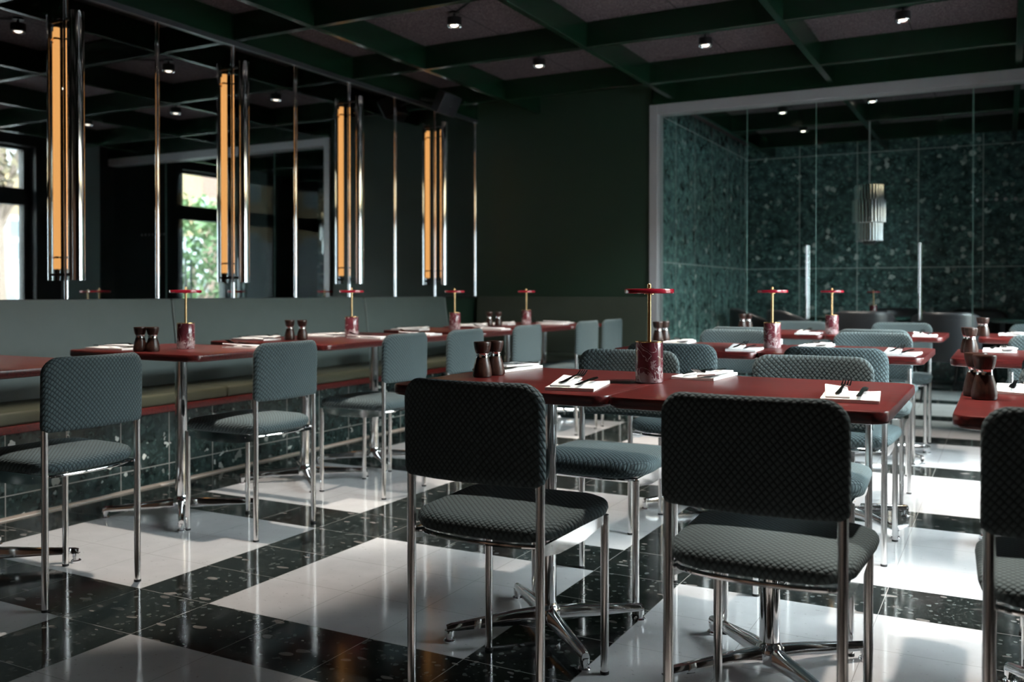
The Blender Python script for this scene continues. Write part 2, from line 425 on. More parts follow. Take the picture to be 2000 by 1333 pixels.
# ------------------------------------------------------------------ banquettes
bq = empty('banquette', (-4.05, 3, 0), 0, 'long built-in bench along the mirrored wall, olive seat and grey-green backrest', 'bench')
o = Vector((-4.05, 3, 0))
def lb(name, mat, x0, x1, y0, y1, z0, z1, bev=0, par=bq, org=o):
    return finish(name, B(bmesh.new(), x0 - org.x, x1 - org.x, y0 - org.y, y1 - org.y, z0, z1, bev, 3), mat, par)
e = lb('base', M_bench, XL, -3.862, -2.9, 6.75, 0, .378); e['label'] = 'dark green terrazzo tiled base'
e = lb('seat_trim', M_wood, XL, -3.82, -2.9, 6.75, .378, .413, .003); e['label'] = 'burgundy wood edge under the seat'
ysm = [-2.9, -1.66, .16, 1.98, 3.80, 5.62, 6.75]
for a, b in zip(ysm, ysm[1:]):
    lb('seat_cushion', M_leather_s, -4.27, -3.825, a + .002, b - .002, .4135, .474, .012)
    bm = bmesh.new(); B(bm, -.04, .04, a + .002, b - .002, 0, .485)
    for v_ in bm.verts:
        top = v_.co.z > .2
        front = v_.co.x > 0
        v_.co.x = ((-4.262 if top else -4.200) if front else XL + .001) - o.x
        v_.co.y -= o.y; v_.co.z += .4745
    bmesh.ops.bevel(bm, geom=[e_ for e_ in bm.edges], offset=.008, segments=2, affect='EDGES')
    finish('backrest', bm, M_leather_b, bq)
    bm = bmesh.new(); tube(bm, [(-4.198 - o.x, b - o.y, .478), (-4.2605 - o.x, b - o.y, .950)], .005, 8)
    f_ = finish('piping', bm, M_leather_p, bq); f_['label'] = 'paler seam strip'
b2 = empty('banquette', (-3.4, 7.1, 0), 0, 'dark olive built-in bench along the green back wall', 'bench'); o2 = Vector((-3.4, 7.1, 0))
lb('base', M_bench, XL, -2.62, 6.90, YB - .003, 0, .378, 0, b2, o2)
lb('seat_trim', M_wood, XL, -2.61, 6.87, YB - .003, .378, .413, .003, b2, o2)
lb('seat_cushion', M_leather_d, XL, -2.61, 6.875, YB - .03, .4135, .474, .012, b2, o2)
bm = bmesh.new(); B(bm, XL + .04 - o2.x, -2.61 - o2.x, -.04, .04, 0, .485)
for v_ in bm.verts:
    top = v_.co.z > .2; front = v_.co.y < 0
    v_.co.y = ((YB - .045 if top else YB - .10) if front else YB - .004) - o2.y; v_.co.z += .4745
bmesh.ops.bevel(bm, geom=[e_ for e_ in bm.edges], offset=.008, segments=2, affect='EDGES')
finish('backrest', bm, M_leather_d, b2)

# ------------------------------------------------------------------ glass partition with two doors
gp = empty('glass_partition', (-2.545, YB + .05, 0), 0, 'frameless glass partition in a grey metal frame before the terrazzo room', 'partition')
def gpart(name, mat, x0, x1, y0, y1, z0, z1, par=None):
    par = par or gp
    l = Vector(par.location)
    return finish(name, B(bmesh.new(), x0 - l.x, x1 - l.x, y0 - l.y, y1 - l.y, z0, z1, .002, 1), mat, par)
gpart('frame', M_frame, -2.615, -2.545, YB - .03, YB + .12, 0, 2.55)
gpart('frame', M_frame, -2.545, .66, YB - .03, YB + .12, 2.47, 2.55)
GY = YB + .045
gpart('glass_panel', M_glass, -2.544, -1.822, GY, GY + .01, .002, 2.47)
gpart('glass_panel', M_glass, -.205, .655, GY, GY + .01, .002, 2.47)
gpart('glass_edge', M_edge, -1.824, -1.821, GY - .001, GY + .011, .002, 2.47)
gpart('glass_edge', M_edge, -.206, -.203, GY - .001, GY + .011, .002, 2.47)
def door(n, a, b, hx):
    d = empty('door_%d' % n, (a, GY, 0)); struct(d)
    gpart('door_glass', M_glass, a, b, GY, GY + .01, .008, 2.46, d)
    gpart('glass_edge', M_edge, b, b + .0025, GY - .001, GY + .011, .008, 2.46, d)
    bm = bmesh.new()
    for s in (-1, 1):
        yy = (.045 if s > 0 else -.035)
        tube(bm, [(hx - a, yy + .0, .79), (hx - a, yy, 1.36)], .011, 12)
        for zz in (.86, 1.29): tube(bm, [(hx - a, yy, zz), (hx - a, .005, zz)], .007, 8)
    h = finish('handle', bm, M_chrome, d); h['label'] = 'long vertical chrome pull handle'
door(1, -1.818, -1.293, -1.352); door(2, -1.286, -.212, -.553)
bm = bmesh.new()
for k in range(7):
    for dz in (0,):
        bmesh.ops.create_circle(bm, cap_ends=True, radius=.013, segments=16, matrix=Matrix.Translation((.02 + k*.06 + 2.545 - .20, -.0075, 1.655)) @ Matrix.Rotation(PI/2, 4, 'X'))
r_ = bmesh.ops.extrude_face_region(bm, geom=bm.faces[:]); bmesh.ops.translate(bm, vec=(0, -.0006, 0), verts=[g_ for g_ in r_['geom'] if isinstance(g_, bmesh.types.BMVert)])
finish('marker_dots', bm, M_dot, gp)

# ------------------------------------------------------------------ chairs
def chair():
    t = empty('dining_chair', (0, 0, 0), 0, '', 'chair')
    HX, HY, R = .174, .19, .0108
    # seat cushion
    out = []
    for u, v_ in dense(rrect(.400, .415, .105, .085, 8), .03):
        out.append((u*(1 + .10*(v_/.2)*.5), v_))
    prof = [(0, -.026), (.5, -.026), (.9, -.024), (.975, -.017), (1, -.003), (.992, .008), (.965, .016), (.90, .023), (.75, .029), (.5, .033), (.25, .035), (0, .035)]
    def fs(u, v_, w): return (u, v_ + .012, .445 + w + .010*max(0, v_)/.2*0 - .10*max(0, v_ - .12)**1 * .25 + .14*u*u)
    seat = finish('seat', rings_solid(bmesh.new(), out, prof, fs), M_fabric, t, None)
    # backrest
    out = dense(rrect(.378, .236, .052, .020, 8), .02)
    prof = [(0, -.014), (.3, -.014), (.6, -.014), (.85, -.0135), (.94, -.012), (.985, -.007), (1, 0), (.985, .007), (.94, .012), (.85, .0135), (.6, .014), (.3, .014), (0, .014)]
    def fb(u, v_, w): return (u, -HY + w - .003 - .030*(1 - (u/.189)**2) - .02*v_, .677 + v_)
    finish('backrest', rings_solid(bmesh.new(), out, prof, fb), M_fabric, t, None)
    for sx in (-1, 1):
        bm = bmesh.new(); tube(bm, [(sx*HX, -HY, .004), (sx*HX, -HY, .5), (sx*HX, -HY, .62)], R, 16)
        l = finish('leg', bm, M_steel, t); bm = bmesh.new(); lathe(bm, [(.0118, 0), (.0118, .006), (.0112, .008)], 16, sx*HX, -HY); finish('rubber_foot', bm, M_rubber, l)
        bm = bmesh.new(); tube(bm, [(sx*HX, HY, .004), (sx*HX, HY, .418)], R, 16)
        l = finish('leg', bm, M_steel, t); bm = bmesh.new(); lathe(bm, [(.0118, 0), (.0118, .006), (.0112, .008)], 16, sx*HX, HY); finish('rubber_foot', bm, M_rubber, l)
        # flat side rail, deeper in the middle
        bm = bmesh.new()
        pr = [(-HY + .006, .402, .425), (-.10, .388, .424), (.05, .384, .423), (HY - .006, .398, .423)]
        vs = []
        for xo in (-.004, .004):
            vs.append([(bm.verts.new((sx*HX + xo, y_, a_)), bm.verts.new((sx*HX + xo, y_, b_))) for y_, a_, b_ in pr])
        for k in range(3):
            for q in range(2):
                bm.faces.new((vs[q][k][0], vs[q][k+1][0], vs[q][k+1][1], vs[q][k][1]))
            bm.faces.new((vs[0][k][1], vs[0][k+1][1], vs[1][k+1][1], vs[1][k][1])); bm.faces.new((vs[0][k][0], vs[0][k+1][0], vs[1][k+1][0], vs[1][k][0]))
        for k in (0, 3): bm.faces.new((vs[0][k][0], vs[0][k][1], vs[1][k][1], vs[1][k][0]))
        finish('side_rail', bm, M_chrome, t)
    # bowed tube rails under the rear and front edge of the seat
    for sy, bow in ((-1, .052), (1, .045)):
        pts = [(HX*math.sin(q*PI/2/7)*1.0, sy*(HY - .055 + bow*math.cos(q*PI/2/7)), .4145) for q in range(-7, 8)]
        bm = bmesh.new(); tube(bm, pts, .0055, 10); finish('seat_rail', bm, M_chrome, t)
    return t
ch = chair()
CH = 'upholstered chairs around the tables'
chairs = [
 (-1.095, 2.05, 0, "chair with dark quilted back towards us, nearest in the picture's centre"),
 (-.447, 2.05, 0, "chair with almost black back, large before the front table's right half"),
 (.150, 2.085, 0, "black-looking foreground chair cut by the right picture edge"),
 (-1.175, 2.875, PI, "quilted chair facing us behind the nearest marble lamp, front table's far side"),
 (-.546, 2.86, PI, "grey quilted chair facing us across the front table's right half"),
 (.225, 2.88, PI, "teal quilted chair facing us at the right picture edge, behind the large mill"),
 (-1.185, 3.77, 0, "blue-grey quilted chair back seen just right of the nearest marble lamp"),
 (-.560, 3.79, 0, "dark teal chair back before the middle double table's right half"),
 (.240, 3.83, 0, "dark chair before the middle table at the right picture edge"),
 (-1.300, 4.80, PI, "dark chair facing us across the middle double table's left half"),
 (-.590, 4.76, PI, "brownish quilted chair facing us across the middle double table's right half"),
 (.200, 4.78, PI, "very dark chair facing us across the middle table at the right edge"),
 (-1.362, 5.62, 0, "dark chair before the rear double table's left half"),
 (-.640, 5.61, 0, "brownish chair before the rear double table's right half"),
 (-1.270, 6.46, PI, "dark teal chair facing us behind the rear double table's left half"),
 (-.610, 6.46, PI, "pale grey chair facing us behind the rear double table's right half"),
 (.210, 6.48, PI, "grey chair facing us behind the rear table at the right edge"),
 (-2.83, 2.025, PI/2, "teal-grey chair facing the long bench, nearest one at the left edge"),
 (-2.83, 2.945, PI/2, "teal-grey chair facing the long bench, second from the left"),
 (-2.825, 3.80, PI/2, "blue-grey chair facing the long bench, third from the left"),
 (-2.825, 4.38, PI/2, "blue-grey chair facing the long bench, fourth from the left"),
 (-2.825, 5.125, PI/2, "blue-grey chair facing the long bench, fifth from the left"),
 (-2.825, 6.06, PI/2, "pale blue-grey chair facing the long bench, sixth from the left"),
 (-2.825, 6.535, PI/2, "pale blue-grey chair facing the long bench, last by the green wall"),
]
for k, (x_, y_, r_, lab) in enumerate(chairs):
    if k == 0: ch.location = (x_, y_, 0); ch.rotation_euler = (0, 0, r_); ch['label'] = lab; ch['group'] = CH
    else: dup(ch, (x_, y_, 0), r_, lab, CH)

# ------------------------------------------------------------------ pedestal tables
TZ = .745
def table(w, d, fx_, fy_):
    t = empty('pedestal_table', (0, 0, 0), 0, '', 'table')
    out = dense(rrect(w, d, .045, .045, 8), .5)
    bm = bmesh.new()
    rings = []
    hw = min(w, d)/2
    prof = [(.0, 'b'), ]
    def ring(ins, z_):
        return [bm.verts.new((u*(1 - ins/(w/2)), v_*(1 - ins/(d/2)), z_)) for u, v_ in out]
    rs = [ring(.010, TZ - .030), ring(.003, TZ - .028), ring(0, TZ - .023), ring(0, TZ - .005), ring(.0015, TZ - .0015), ring(.005, TZ)]
    n = len(out)
    for A, Bq in zip(rs, rs[1:]):
        for k in range(n): bm.faces.new((A[k], A[(k+1) % n], Bq[(k+1) % n], Bq[k]))
    bm.faces.new(rs[0]); bm.faces.new(rs[-1])
    finish('tabletop', bm, M_wood, t)
    bm = bmesh.new(); lathe(bm, [(.026, .055), (.026, TZ - .036)], 28); lathe(bm, [(.09, TZ - .036), (.09, TZ - .030)], 28)
    finish('column', bm, M_chrome, t)
    bm = bmesh.new(); lathe(bm, [(.026, .028), (.036, .034), (.038, .060), (.036, .072), (.029, .080), (.0265, .088)], 28)
    finish('hub', bm, M_chrome, t)
    for k in range(4):
        a = math.atan2((fy_, fy_, -fy_, -fy_)[k], (fx_, -fx_, -fx_, fx_)[k]); ex = math.hypot(fx_, fy_) - .296
        c_, s_ = math.cos(a), math.sin(a)
        bm = bmesh.new()
        sec = [(.024, .030, .076, .017), (.10, .030, .072, .0155), (.20, .030, .062, .0135), (.292 + ex, .029, .054, .012), (.306 + ex, .027, .050, .011)]
        vr = []
        for r0, za, zb, hwid in sec:
            pts = [(-hwid, za + .004), (-hwid, zb - .012), (-hwid*.7, zb - .003), (0, zb), (hwid*.7, zb - .003), (hwid, zb - .012), (hwid, za + .004), (hwid*.6, za)]
            vr.append([bm.verts.new((r0*c_ - p_*s_, r0*s_ + p_*c_, z_)) for p_, z_ in pts])
        for A, Bq in zip(vr, vr[1:]):
            for q in range(8): bm.faces.new((A[q], A[(q+1) % 8], Bq[(q+1) % 8], Bq[q]))
        bm.faces.new(vr[0]); bm.faces.new(vr[-1])
        lg = finish('base_arm', bm, M_chrome, t)
        fx, fy = (.296 + ex)*c_, (.296 + ex)*s_
        bm = bmesh.new(); lathe(bm, [(.017, 0), (.018, .006), (.015, .010), (.0095, .012), (.0095, .018), (.014, .020), (.014, .034)], 20, fx, fy); finish('foot', bm, M_chrome, lg)
    return t
tc = table(.645, .700, .2093, .2093); tl = table(.790, .580, .235, .215); tp = table(.790, .605, .235, .215)
TB = 'burgundy tables on chrome pedestals'
cen = [(-1.186, 2.445, 'left half of the front double table'), (-.540, 2.445, 'right half of the front double table'), (.225, 2.465, 'front table at the right edge of the picture'),
       (-1.245, 4.235, 'left half of the middle double table'), (-.598, 4.235, 'right half of the middle double table'), (.135, 4.25, 'middle table at the right edge of the picture'),
       (-1.275, 6.03, 'left half of the rear double table by the glass wall'), (-.628, 6.03, 'right half of the rear double table by the glass wall'), (.19, 6.05, 'rear table at the right edge of the picture')]
for k, (x_, y_, nm) in enumerate(cen):
    lab = 'burgundy pedestal table, ' + nm
    if k == 0: tc.location = (x_, y_, 0); tc['label'] = lab; tc['group'] = TB
    else: dup(tc, (x_, y_, 0), 0, lab, TB)
lef = [(tl, -3.265, 2.035, 'bench-side one cut by the left edge of the picture'), (tl, -3.262, 2.957, 'bench-side one, second from the left, with a lamp in its middle'),
       (tp, -3.265, 3.790, 'bench-side one, third from the left'), (tp, -3.265, 4.397, 'bench-side one, fourth from the left, touching the third'),
       (tl, -3.262, 5.290, 'bench-side one, fifth from the left'), (tp, -3.265, 6.050, 'bench-side one, sixth from the left'), (tp, -3.265, 6.657-.001, 'bench-side one, last before the green back wall')]
used = set()
for pr, x_, y_, nm in lef:
    lab = 'burgundy pedestal table, ' + nm
    if id(pr) not in used: used.add(id(pr)); pr.location = (x_, y_, 0); pr['label'] = lab; pr['group'] = TB
    else: dup(pr, (x_, y_, 0), 0, lab, TB)

# ------------------------------------------------------------------ table lamps
def tlamp():
    t = empty('table_lamp', (0, 0, TZ), 0, '', 'lamp', 'cordless table lamps with red discs')
    bm = bmesh.new(); lathe(bm, [(.036, 0), (.0385, .002), (.0385, .112), (.0375, .1135)], 40); finish('marble_base', bm, M_marble, t)
    bm = bmesh.new(); lathe(bm, [(.0385, .1137), (.0388, .1150), (.0385, .1165)], 40); finish('brass_cap', bm, M_brass, t)
    bm = bmesh.new(); lathe(bm, [(.0053, .1165), (.0053, .277), (.004, .2785)], 20); finish('pole', bm, M_brass, t)
    bm = bmesh.new(); lathe(bm, [(.0055, .2500), (.063, .2500), (.068, .2506), (.0695, .2525), (.0695, .2610), (.0685, .2632), (.066, .2638), (.0055, .2642)], 56)
    sh = finish('disc_shade', bm, M_red, t); sh['label'] = 'flat dark red disc shade'
    bm = bmesh.new(); lathe(bm, [(.0054, .2475), (.014, .2478), (.014, .2499)], 28); lathe(bm, [(.0054, .2645), (.014, .2645), (.013, .2660), (.0054, .2662)], 28); finish('collar', bm, M_brass, sh)
    return t
lp = tlamp()
LT = 'marble and red-disc table lamp, '
lamps = [(-.885, 2.479, TZ, 'nearest one, on the front double table'), (-.935, 4.265, TZ, 'on the middle double table, right of centre'), (-.925, 5.84, TZ, 'on the rear double table before the glass'),
         (-1.245, 10.55, .742, 'small far one inside the glass-walled terrazzo room'),
         (-3.235, 2.960, TZ, 'leftmost one, on the second bench-side table'), (-3.245, 4.163, TZ, 'second from the left along the bench'),
         (-3.300, 5.355, TZ, 'third from the left along the bench'), (-3.300, 6.42, TZ, 'fourth along the bench, nearest the green back wall')]
for k, (x_, y_, z_, nm) in enumerate(lamps):
    if k == 0: lp.location = (x_, y_, z_); lp['label'] = LT + nm; lp.rotation_euler = (0, 0, 2.0)
    else: dup(lp, (x_, y_, z_), k*1.3, LT + nm)

# ------------------------------------------------------------------ salt and pepper mills
def mill():
    t = empty('spice_mill', (0, 0, TZ), 0, '', 'mill', 'dark wooden salt and pepper mills')
    bm = bmesh.new(); lathe(bm, [(.0245, 0), (.0275, .002), (.0287, .008), (.0282, .018), (.0250, .036), (.0205, .052), (.0188, .0585)], 36); finish('lower_body', bm, M_mill, t)
    bm = bmesh.new(); lathe(bm, [(.0186, .0587), (.0180, .062), (.0180, .068), (.0188, .0716)], 36); finish('metal_ring', bm, M_chrome, t)
    bm = bmesh.new(); lathe(bm, [(.0190, .0718), (.0205, .074), (.0235, .084), (.0258, .096), (.0262, .103), (.0250, .1055), (.018, .1060), (.001, .1045)], 36); finish('top', bm, M_mill, t)
    return t
ml = mill()
mills = [(-1.382, 2.40, 'left one of the pair on the front double table'), (-1.380, 2.475, 'right one of the pair on the front double table'),
         (-3.262, 2.735, 'left one of the pair on the second bench-side table'), (-3.208, 2.755, 'right one of the pair on the second bench-side table'),
         (-3.345, 3.765, 'left one of the pair on the third bench-side table'), (-3.286, 3.795, 'right one of the pair on the third bench-side table'),
         (-3.395, 6.00, 'left one of the pair on the sixth bench-side table'), (-3.335, 6.03, 'right one of the pair on the sixth bench-side table'),
         (-1.546, 4.46, 'left one of the pair on the middle double table'), (-1.538, 4.54, 'right one of the pair on the middle double table'),
         (-1.566, 6.24, 'left one of the pair on the rear double table'), (-1.541, 6.305, 'right one of the pair on the rear double table'),
         (-.043, 2.46, 'large one in front on the right-edge table'), (-.063, 2.53, 'one half hidden behind the large mill on the right-edge table'),
         (-.125, 4.27, 'dark one on the middle table at the right edge'), (-.139, 4.335, 'one just behind the dark mill on the middle right-edge table'),
         (-.106, 5.95, 'one on the rear table at the right edge'), (-.123, 6.015, 'one behind the mill on the rear right-edge table')]
for k, (x_, y_, nm) in enumerate(mills):
    lab = 'dark wood mill, ' + nm
    if k == 0: ml.location = (x_, y_, TZ); ml['label'] = lab
    else: dup(ml, (x_, y_, TZ), k*.7, lab)

# ------------------------------------------------------------------ napkins and cutlery (local +Y = away from the diner)
def napkin():
    bm = bmesh.new(); n = 10; m_ = 14
    w, d = .128, .225
    g = lambda i, j, top: (-w/2 + w*i/n, -d/2 + d*j/m_, (.0005 if not top else .0085 + .0035*math.sin(i/n*PI)*math.sin(j/m_*5.0) + .002*math.sin(j*.9 + i*.5)*(1 if 0 < i < n and 0 < j < m_ else .2)))
    T = [[bm.verts.new(g(i, j, 1)) for j in range(m_ + 1)] for i in range(n + 1)]
    Bo = [[bm.verts.new(g(i, j, 0)) for j in range(m_ + 1)] for i in range(n + 1)]
    for i in range(n):
        for j in range(m_):
            bm.faces.new((T[i][j], T[i+1][j], T[i+1][j+1], T[i][j+1])); bm.faces.new((Bo[i][j], Bo[i][j+1], Bo[i+1][j+1], Bo[i+1][j]))
    for i in range(n):
        bm.faces.new((Bo[i][0], Bo[i+1][0], T[i+1][0], T[i][0])); bm.faces.new((Bo[i][m_], T[i][m_], T[i+1][m_], Bo[i+1][m_]))
    for j in range(m_):
        bm.faces.new((Bo[0][j], T[0][j], T[0][j+1], Bo[0][j+1])); bm.faces.new((Bo[n][j], Bo[n][j+1], T[n][j+1], T[n][j]))
    b3 = bmesh.new(); B(b3, -.060, -.006, -.104, .112, .0095, .0150, .002, 2)
    for v_ in b3.verts: v_.co.z += .012*max(0, v_.co.y)*6*.12 + (.006 if v_.co.y > .05 and v_.co.x < -.03 else 0)
    bmesh.ops.rotate(b3, cent=(0, 0, 0), matrix=Matrix.Rotation(.07, 3, 'Z'), verts=b3.verts)
    me_ = bpy.data.meshes.new('t'); b3.to_mesh(me_); b3.free(); bm.from_mesh(me_); bpy.data.meshes.remove(me_)
    o_ = finish('napkin', bm, M_napkin, None, 50)
    return tag(o_, '', 'napkin', 'folded white napkins')
def ribbon(bm, pts):
    """pts: (x, y, z, halfwidth); flat solid bar 1.6 mm thick"""
    R = []
    for x_, y_, z_, h_ in pts:
        R.append([bm.verts.new((x_ - h_, y_, z_)), bm.verts.new((x_ + h_, y_, z_)), bm.verts.new((x_ + h_*.8, y_, z_ + .0022)), bm.verts.new((x_ - h_*.8, y_, z_ + .0022))])
    for A, Bq in zip(R, R[1:]):
        for q in range(4): bm.faces.new((A[q], A[(q+1) % 4], Bq[(q+1) % 4], Bq[q]))
    bm.faces.new(R[0]); bm.faces.new(R[-1])
def fork():
    bm = bmesh.new(); z0 = .0185
    ribbon(bm, [(0, -.095, z0, .0045), (0, -.06, z0, .0055), (0, 0, z0 + .005, .0028), (0, .045, z0 + .007, .0026), (0, .060, z0 + .003, .009), (0, .072, z0 + .002, .0105)])
    for q in range(4):
        x_ = -.0086 + q*.00573
        ribbon(bm, [(x_, .071, z0 + .002, .0017), (x_, .09, z0 + .006, .0015), (x_, .112, z0 + .014, .0009)])
    bmesh.ops.scale(bm, vec=(1.15, 1.1, 1), verts=bm.verts)
    return tag(finish('fork', bm, M_cut, None, 40), '', 'fork', 'forks lying on napkins')
def knife():
    bm = bmesh.new(); z0 = .0155
    ribbon(bm, [(0, -.10, z0, .0055), (0, -.03, z0 + .001, .0050), (0, 0, z0 + .001, .0042), (.001, .02, z0 + .001, .0075), (.001, .08, z0 + .001, .0072), (-.002, .105, z0, .002)])
    bmesh.ops.scale(bm, vec=(1.1, 1.08, 1), verts=bm.verts)
    return tag(finish('knife', bm, M_cut, None, 40), '', 'knife', 'knives lying on napkins')
nk, fk, kn = napkin(), fork(), knife()
settings = [
 (-1.010, 2.272, .20, 'the front double table, just left of the nearest marble lamp'),
 (-1.445, 2.680, PI - .1, 'the front double table, behind the mills'),
 (-.792, 2.712, PI - .05, 'the front double table, just right of the nearest marble lamp'),
 (-.325, 2.340, .10, 'the right end of the front double table'),
 (.045, 2.715, PI, 'the front right-edge table beside the large mill'),
 (-1.005, 4.045, .08, 'the middle double table, left of its lamp'),
 (-.370, 4.050, -.05, 'the right end of the middle double table'),
 (-.775, 4.470, PI, 'the far side of the middle double table, behind its lamp'),
 (-1.440, 4.470, PI + .1, 'the far left of the middle double table, right of the mills'),
 (-.020, 4.480, PI, 'the middle right-edge table beside the dark mill'),
 (-1.050, 5.790, 0, 'the rear double table, left of its lamp'),
 (-.405, 5.800, .05, 'the right end of the rear double table'),
 (.030, 6.180, PI, 'the rear right-edge table'),
 (-3.500, 2.800, -PI/2 + .05, 'the second bench-side table, left end by the bench'),
 (-3.030, 3.150, PI/2, 'the second bench-side table, chair side behind the lamp'),
 (-3.520, 3.700, -PI/2, 'the third bench-side table, bench side'),
 (-3.440, 4.150, -PI/2 + .1, 'the fourth bench-side table, left of its lamp'),
 (-3.060, 4.090, PI/2, 'the seam of the third and fourth bench-side tables, chair side'),
 (-3.510, 5.130, -PI/2, 'the fifth bench-side table, bench side'),
 (-3.050, 4.560, PI/2, 'the fourth bench-side table, chair side'),
 (-3.060, 5.440, PI/2, 'the fifth bench-side table, chair side'),
 (-3.500, 5.900, -PI/2, 'the sixth bench-side table, bench side'),
 (-3.480, 6.300, -PI/2, 'the sixth bench-side table, between mills and lamp'),
 (-3.110, 6.500, PI/2, 'the last bench-side table, chair side by the lamp'),
 (-3.200, 6.800, PI/2, 'the last bench-side table, far end by the green wall'),
]
for k, (x_, y_, r_, nm) in enumerate(settings):
    c_, s_ = math.cos(r_), math.sin(r_)
    def at(lx, ly): return (x_ + lx*c_ - ly*s_, y_ + lx*s_ + ly*c_, TZ)
    for pr, lx, ly, dr, lab in ((nk, 0, 0, 0, 'white folded napkin on '), (fk, -.022, .010, -.06, 'dark fork on napkin, '), (kn, .024, .0, -.05, 'dark knife on napkin, ')):
        ob = pr if k == 0 else pr.copy()
        if k: C.objects.link(ob)
        ob.location = at(lx, ly); ob.rotation_euler = (0, 0, r_ + dr); ob['label'] = lab + nm

# ------------------------------------------------------------------ ceiling spotlights
def spot():
    t = empty('ceiling_spotlight', (0, 0, ZC), 0, '', 'spotlight', 'round ceiling spotlights')
    bm = bmesh.new(); lathe(bm, [(.034, -.010), (.034, 0)], 24); tube(bm, [(0, 0, -.01), (0, 0, -.035)], .008, 10); finish('mount', bm, M_dark, t)
    bm = bmesh.new(); lathe(bm, [(.040, -.082), (.046, -.080), (.046, -.036), (.043, -.034), (.001, -.034)], 32); hs = finish('housing', bm, M_dark, t)
    bm = bmesh.new(); lathe(bm, [(.0280, -.0790), (.040, -.0815), (.0445, -.0900), (.0465, -.0870), (.0465, -.0803), (.0280, -.0780)], 32); r = finish('reflector_ring', bm, M_chrome, t); r['label'] = 'bright chrome reflector ring'
    bm = bmesh.new(); lathe(bm, [(.0005, -.0925), (.014, -.0900), (.024, -.0835), (.026, -.0785)], 20); r = finish('lens', bm, M_spotlens, t); r['label'] = 'glowing lens'
    bm = bmesh.new(); tube(bm, [(.0, 0, -.006), (.14, -.10, -.006), (.30, -.22, -.004)], .006, 8); finish('cable', bm, M_dark, t)
    return t
sp = spot()
ld = bpy.data.lights.new('spot_beam', 'SPOT'); ld.energy = 104; ld.color = (1, .89, .79); ld.spot_size = math.radians(54); ld.spot_blend = .35; ld.shadow_soft_size = .028
spots = [(-3.04, 4.93, 'upper middle of the ceiling, left one'), (-3.03, 6.10, 'just above the rightmost amber wall lamp'), (-1.79, 6.12, 'middle of the ceiling before the glass partition'), (-.56, 6.12, 'upper right of the ceiling before the glass partition'),
         (-3.04, 2.70, 'above the second bench-side table'), (-3.04, 3.73, 'above the third bench-side table'), 
         (-.56, 2.54, 'above the front double table'), (-1.80, 4.93, 'behind the left of the middle double table'), (-.56, 4.93, 'behind the middle double table'),
         (.30, 2.54, 'above the right-edge front table'), (.30, 4.93, 'above the right-edge middle table'),
         (-3.04, -2.24, 'added unseen behind the viewer, left one by the rear wall'), (-1.80, -2.24, 'added unseen behind the viewer, middle one by the rear wall'), (-.56, -2.24, 'added unseen behind the viewer, right one by the rear wall'),  # unseen spots added to wash the rear wall and brighten the chair legs
         (-1.03, 8.60, 'inside the terrazzo room beside the pendant cord'), (-1.83, 8.75, 'inside the terrazzo room, left front'), (-1.85, 9.85, 'inside the terrazzo room, left rear')]
for k, (x_, y_, nm) in enumerate(spots):
    lab = 'small black spotlight, ' + nm
    if k == 0: s_ = sp; sp.location = (x_, y_, ZC); sp['label'] = lab
    else: s_ = dup(sp, (x_, y_, ZC), random.uniform(-.6, .6) , lab)
    lo = bpy.data.objects.new('spot_beam', ld); C.objects.link(lo); lo.parent = s_; lo.location = (0, 0, -.095)
    if y_ > YB:
        if 'ld2' not in globals(): ld2 = ld.copy(); ld2.energy = 20
        lo.data = ld2
    elif y_ < 0:
        if 'ld3' not in globals(): ld3 = ld.copy(); ld3.energy = 35; ld3.spot_size = math.radians(120)
        lo.data = ld3

# ------------------------------------------------------------------ wall speaker under the beams
sk = empty('loudspeaker', (-4.05, 6.42, 2.545), 0, 'small black wedge loudspeaker hung high above the mirrors near the back wall', 'speaker')
bm = bmesh.new(); B(bm, -.06, .06, -.13, .13, -.085, .085, .008)
for v_ in bm.verts:
    if v_.co.x < 0: v_.co.y *= .6
bmesh.ops.rotate(bm, cent=(0, 0, 0), matrix=Matrix.Rotation(math.radians(28), 3, 'Y'), verts=bm.verts); finish('cabinet', bm, M_leather_k, sk)
bm = bmesh.new(); tube(bm, [(-.24, 0, .06), (-.05, 0, .02)], .012, 10); finish('bracket', bm, M_dark, sk)
bm = bmesh.new(); B(bm, .0605, .063, -.015, .015, -.008, .008); bmesh.ops.rotate(bm, cent=(0, 0, 0), matrix=Matrix.Rotation(math.radians(28), 3, 'Y'), verts=bm.verts)
q = finish('badge', bm, M_silver, sk); q['label'] = 'tiny silver badge'

# ------------------------------------------------------------------ pendant in the terrazzo room
pd = empty('pendant_lamp', (-1.125, 9.2, 1.44), 0, 'silver pendant of vertical metal blades in three tiers inside the terrazzo room', 'pendant lamp')
for nm, R, za, zb, n_ in (('upper_blades', .128, .37, .56, 26), ('middle_blades', .148, .20, .42, 28), ('lower_blades', .122, .03, .24, 26)):
    bm = bmesh.new()
    for k in range(n_):
        a = 2*PI*k/n_
        cx_, cy_ = R*math.cos(a), R*math.sin(a)
        bm2 = bmesh.new(); lathe(bm2, [(.0005, za), (.013, za + .006), (.013, zb - .006), (.0005, zb)], 8, 0, 0)
        for v_ in bm2.verts:
            v_.co.x *= .35
        bmesh.ops.rotate(bm2, cent=(0, 0, 0), matrix=Matrix.Rotation(a, 3, 'Z'), verts=bm2.verts)
        bmesh.ops.translate(bm2, vec=(cx_, cy_, 0), verts=bm2.verts)
        me_ = bpy.data.meshes.new('t'); bm2.to_mesh(me_); bm2.free(); bm.from_mesh(me_); bpy.data.meshes.remove(me_)
    lathe(bm, [(R - .02, za + .05), (R - .012, za + .05), (R - .012, zb - .05), (R - .02, zb - .05)], 40)
    finish(nm, bm, M_silver, pd)
